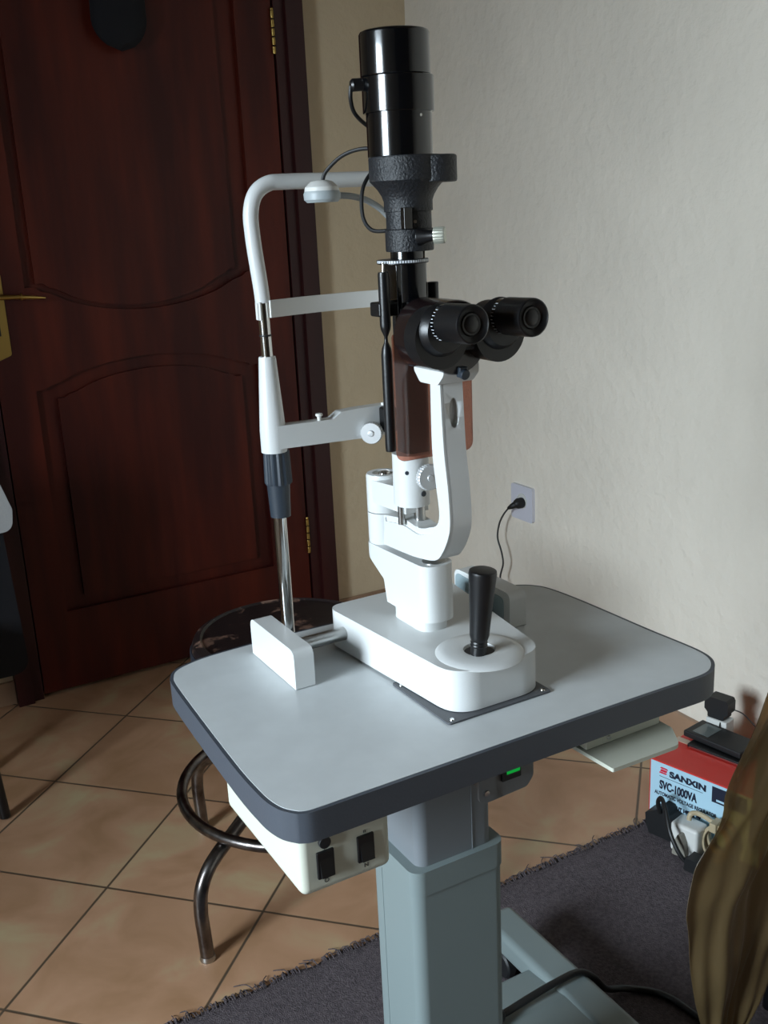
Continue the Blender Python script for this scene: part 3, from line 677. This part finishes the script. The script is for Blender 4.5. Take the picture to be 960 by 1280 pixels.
# ------------------------------------------------------------------ regulator box and what stands on and by it
BA = Vector((1.378, 1.398, .0095)); brot = math.atan2(.233, .972)   # local x = depth (b), local -y = along the front (a)
VB = thing('voltage_regulator_box', 'red and pale blue printed cardboard box on the floor by the wall', 'box', BA, brot)
BD, BW, BH = .190, .250, .148
bx_ = MB().box(0, BD, -BW, 0, .0005, BH, .001).obj('carton', RED, VB, local=True)
MB().box(-.0006, .0008, -BW+.003, -.003, .002, BH-.003).obj('front_panel', CARDW, VB, local=True)
def onfront(a, z, e=.0009): return frame_matrix((-e, -a, z), (0, -1, 0), (0, 0, 1), (-1, 0, 0))
text('brand_text', 'SANXIN', .0182, INK, VB, onfront(.047, .121), sx=1.24, bold=.0010)
for k_ in range(2): text('model_text', 'SVC-1000VA', .0262, INK, VB, onfront(.0245+.0007*k_, .0875, .0009+.00005*k_), sx=.60, bold=.0008)
text('type_text', 'AUTOMATIC VOLTAGE REGULATOR', .0115, INK, VB, onfront(.014, .0715), sx=.735, bold=.0004)
text('input_text', 'INPUT 140V-260V', .0105, INK, VB, onfront(.052, .0530), sx=.85, bold=.0009)
MB().box(-.0011, -.0007, -.122, -.024, .1145, .1153).obj('rule_line', INK, VB, local=True)
lg = MB()
for k, P in enumerate(([(.0, .011), (.018, .011), (.016, .014), (.004, .0145), (.001, .0135)], [(.001, .0045), (.0135, .0045), (.016, .0065), (.016, .0095), (.003, .0095), (.0005, .0075)], [(-.002, 0), (.013, 0), (.0155, .0015), (.0155, .0032), (-.001, .0032)])):
    lg.prism([(-.025-x_, .122+z_) for x_, z_ in P], 'x', -.0014, -.0007)
lg.obj('brand_emblem', INKRED, VB, local=True)
pic = MB().box(-.0013, -.0006, -.215, -.142, .105, .139).obj('device_picture', INK, VB, local=True)
MB().box(-.0016, -.0013, -.178, -.152, .109, .1135).obj('picture_socket', CARDW, pic, local=True)
MB().box(.095, .112, -.058, .002, BH, BH+.0008).obj('tape_strip', mat('beige_tape', (196, 170, 150), .35, bump=.02), VB, local=True)
def W(a, b, z): 
    v = Matrix.Rotation(brot, 4, 'Z') @ Vector((b, -a, z)); return Vector((BA.x, BA.y, 0))+v
# phone and wallet on the box
wl = thing('black_wallet', 'flat black wallet lying under the device on the red box top', 'wallet', W(.10, .115, BH+.0105), brot)
MB().box(-.030, .030, -.062, .066, 0, .008, .002).obj('cover', BLACKM, wl, local=True)
MB().box(-.0315, -.0298, -.062, .060, .0015, .0045).obj('metal_edge', CHROME, wl, local=True)
hd_ = thing('handheld_device', 'flat black handheld device with grey screen lying on the red box', 'device', W(.082, .135, BH+.0190), brot-.08)
MB().box(-.034, .034, -.068, .068, 0, .014, .003).obj('body', RUB, hd_, local=True)
MB().box(-.024, .024, .014, .052, .0138, .0146).obj('screen', SCREEN, hd_, local=True)
wa = thing('white_adapter', 'white plug adapter standing at the back of the red box under the black charger', 'adapter', W(.048, .183, BH+.0100), brot)
MB().box(-.012, .022, -.026, .022, 0, .034, .003).obj('body', WHITE2, wa, local=True)
wc = thing('black_charger', 'black plug-in charger on top of the white adapter', 'charger', W(.046, .187, BH+.0445), brot)
MB().prism(roundpoly([(-.020, 0), (.018, 0), (.018, .010), (.026, .018), (.026, .040), (.018, .047), (-.024, .047), (-.028, .040), (-.028, .016), (-.020, .010)], .004), 'x', -.013, .019, .004, 3, angle=50).obj('body', RUB, wc, local=True)
MB().tube([(.010, -.024, .022), (.018, -.045, .016), (.022, -.065, .000), (.024, -.085, -.018), (.024, -.105, -.034)], .0014, seg=8).tube([(0, -.010, .002), (-.016, -.014, -.004), (-.022, -.016, -.012), (-.024, -.018, -.018)], .0014, seg=8).obj('charger_lead', CORDM, wc, local=True)
# by the foot of the box, on the rug
def fl(a, b, z=.0095): p = W(a, b, 0); p.z = z; return p
ba = thing('black_adapter', 'large black plug adapter lying against the front of the red box', 'adapter', fl(.052, -.022), brot)
MB().prism(roundpoly([(-.026, 0), (.026, 0), (.034, .020), (.036, .044), (.010, .060), (.004, .068), (-.012, .066), (-.018, .054), (-.034, .050), (-.034, .016)], .004), 'x', -.016, .020, .004, 3, angle=50).obj('body', RUB, ba, local=True)
ps_ = thing('power_strip', 'white plug socket block with a grey plug in it in front of the red box', 'socket block', fl(.117, -.038), brot)
MB().box(-.022, .022, -.030, .030, 0, .064, .007, 4).obj('body', WHITE2, ps_, local=True)
MB().prism(roundpoly([(-.014, .006), (.016, .004), (.012, .034), (.004, .052), (-.002, .052), (-.010, .034)], .003), 'x', -.036, -.021, .003, 3, angle=50).obj('grey_plug', mat('grey_plug_plastic', (132, 128, 118), .5, bump=.02), ps_, local=True)
bk = thing('black_cable', 'black cable looping from the black adapter over the white socket block', 'cable', fl(.09, -.115, .0095))
MB().tube([W(.052, -.040, .068), W(.050, -.046, .094), W(.062, -.054, .112), W(.082, -.070, .103), W(.106, -.092, .075), W(.126, -.098, .048), W(.140, -.096, .030), W(.152, -.090, .022)], .0045, seg=10).obj('lead', CORDM, bk)
MB().prism(roundpoly([(-.018, .0), (.018, 0), (.014, .028), (-.012, .028)], .004), 'x', -.015, .015, .003, M=Matrix.Translation(W(.160, -.084, .0095)) @ Matrix.Rotation(brot, 4, 'Z')).obj('plug', RUB, bk)
bl = thing('beige_cable_coil', 'coiled beige cable bundle behind the white socket block', 'cable', fl(.13, -.035))
cm = MB()
for k in range(7):
    pts = []
    for j in range(16):
        t = 2*PI*j/16; pts.append(W(.176+.028*math.cos(t)+.003*math.sin(k*2.1), -.012-.0045*k+.005*math.sin(t+k), .052+.033*math.sin(t)+.003*math.cos(k*1.7)))
    cm.tube(pts, .0024, seg=8, sub=3, closed=True)
cm.obj('loops', BEIGE, bl)
MB().tube([W(.117, -.040, .080), W(.118, -.036, .092), W(.128, -.028, .094), W(.148, -.025, .090), W(.165, -.024, .084)], .005, seg=10).obj('beige_lead', BEIGE, bl)
MB().box(-.014, .014, -.007, .007, -.010, .010, .002, M=Matrix.Translation(W(.168, -.028, .084)) @ Matrix.Rotation(brot, 4, 'Z')).obj('cable_tie', BEIGE, bl)

# ------------------------------------------------------------------ wrapped chair at the right edge
WC = thing('wrapped_chair', 'olive vinyl chair partly in view at the right edge under plastic film', 'chair', (1.36, .86, 0))
MB().prism(roundpoly([(1.135, .285), (1.56, .285), (1.56, .520), (1.150, .520)], [.035, .03, .05, .05]), 'y', .890, .940, .016, 4, angle=50).obj('backrest', OLIVE, WC)
MB().box(1.135, 1.56, .46, .875, .30, .345, .02, 4).obj('seat', OLIVE, WC)
for x_, y_ in ((1.17, .905), (1.52, .905), (1.17, .50), (1.52, .50)):
    MB().cyl((x_, y_, 0), (x_, y_, .305), .011).obj('leg', BLACKM, WC)
# plastic sheet draped over its side
def sheet(u, v):
    # v 0 top .. 1 bottom ; u 0 left edge .. 1 right edge
    Zk = [(0, .640), (.10, .590), (.28, .484), (.44, .392), (.56, .325), (.76, .170), (1, .014)]
    Lk = [1.062, 1.034, .972, .922, .908, .942, .985]; Rk = [1.22, 1.22, 1.20, 1.18, 1.15, 1.09, 1.02]
    for i in range(6):
        if v <= Zk[i+1][0]+1e-9:
            t = (v-Zk[i][0])/(Zk[i+1][0]-Zk[i][0]); t2 = t*t*(3-2*t) if i in (2, 3) else t
            z = Zk[i][1]*(1-t)+Zk[i+1][1]*t; L0 = Lk[i]*(1-t2)+Lk[i+1]*t2; R0 = Rk[i]*(1-t)+Rk[i+1]*t; break
    x_ = L0+(R0-L0)*u
    f = .008+.009*math.sin(PI*v)
    y_ = .852-.012*math.sin(PI*v)+f*math.sin(u*11+v*2.0)*.5+.002*math.sin(u*37+v*11)+.002*math.sin(v*31+u*5)
    return (x_+.003*math.sin(v*23+u*9), y_, z)
ps2 = MB().grid(sheet, 60, 70, .0006).obj('plastic_sheet', PLASTIC)
tag(ps2, 'crumpled yellowish transparent plastic sheet hanging off the olive chair onto the rug', 'plastic sheet')

# ------------------------------------------------------------------ dark chair at the left edge
DC = thing('dark_chair', 'dark chair with white headrest cover at the left edge beside the door', 'chair', (.05, 2.30, 0))
MB().prism(roundpoly([(-.20, .245), (.352, .245), (.335, .66), (-.20, .70)], [.03, .04, .05, .05]), 'y', 2.40, 2.45, .014, 4, angle=50).obj('backrest', NAVY, DC)
MB().box(-.20, .25, 2.10, 2.41, .36, .41, .02, 4).obj('seat', NAVY, DC)
for x_, y_, dx in ((.200, 2.20, .024), (-.17, 2.13, -.05), (.20, 2.42, .02), (-.17, 2.42, -.05)):
    MB().tube([(x_, y_, .37), (x_+dx*.9, y_, 0.004)], .012, smooth=False).obj('leg', BLACKM, DC)
cw = MB(); cw.prism(roundpoly([(.02, .590), (.358, .600), (.364, .650), (.345, .715), (.310, .745), (.02, .765)], [.02, .026, .03, .03, .02, .02]), 'y', 2.385, 2.465, .024, 5, angle=50)
cw.obj('headrest_cover', CLOTHW, DC)['label'] = 'white rounded headrest cover'
# ------------------------------------------------------------------ black thing hanging on the door
HB = thing('hanging_bag', 'black cloth bag hanging high on the wooden door', 'bag', (.84, 2.735, 1.69))
def bag(u, v):
    a = 2*PI*u; z = 1.672+.26*v
    k = math.sqrt(max(.0, 1-(1-min(1, v*3.4))**2))*(1-.10*v)+.002; 
    rx = .072*k*(1+.03*math.sin(3*a)); ry = .030*k
    if v > .97: rx *= .5; ry *= .5
    return (.840+rx*math.cos(a)+.005*v, 2.735+ry*math.sin(a), z-.004*math.sin(2*a)*(1-v))
MB().grid(bag, 40, 24).obj('body', NAVY, HB)
MB().tube([(.82, 2.735, 1.92), (.842, 2.752, 1.985), (.86, 2.735, 1.92)], .004, seg=8).obj('strap', NAVY, HB)
hk = MB().box(.832, .856, 2.760, 2.7685, 1.955, 1.995, .002).tube([(.844, 2.762, 1.975), (.844, 2.750, 1.968), (.844, 2.742, 1.980), (.844, 2.742, 1.992)], .003, seg=8)
hk.obj('door_hook', BRASS, door)

# ------------------------------------------------------------------ lights
def area(name, loc, rot, sx_, sy_, power, col, spread=PI):
    l = bpy.data.lights.new(name, 'AREA'); l.shape = 'RECTANGLE'; l.size = sx_; l.size_y = sy_; l.energy = power; l.color = col; l.spread = spread
    o = bpy.data.objects.new(name, l); COL.objects.link(o); o.location = loc; o.rotation_euler = rot; return o
# daylight outside the window (local -Z points into the room, tilted downward)
d = Vector((1, -.12, -.50))
area('window_daylight', (-2.34, .60, 1.72), d.to_track_quat('-Z', 'Y').to_euler(), 1.5, 1.6, 245, (.77, .90, 1.0), math.radians(130))
Wd = bpy.data.worlds.new('World'); S.world = Wd; Wd.use_nodes = True
bg = Wd.node_tree.nodes['Background']; bg.inputs[0].default_value = (.75, .88, 1, 1); bg.inputs[1].default_value = .5

# ------------------------------------------------------------------ camera
cam = bpy.data.cameras.new('Camera'); co = bpy.data.objects.new('Camera', cam); COL.objects.link(co); S.camera = co
R_ = Vector((0.86615803, -0.49768775, -0.04557602)); U_ = Vector((0.17928093, 0.22429501, 0.95788835)); F_ = Vector((0.46650682, 0.8378536, -0.28350084))
co.matrix_world = frame_matrix((0, 0, 1.27), R_, U_, -F_)
cam.sensor_fit = 'HORIZONTAL'; cam.sensor_width = 36; cam.lens = 36*1291.4/960; cam.clip_start = .02
vs = S.view_settings; vs.view_transform = 'Standard'; vs.look = 'None'; vs.gamma = 1; vs.use_curve_mapping = False; vs.exposure = 0
S.display_settings.display_device = 'sRGB'
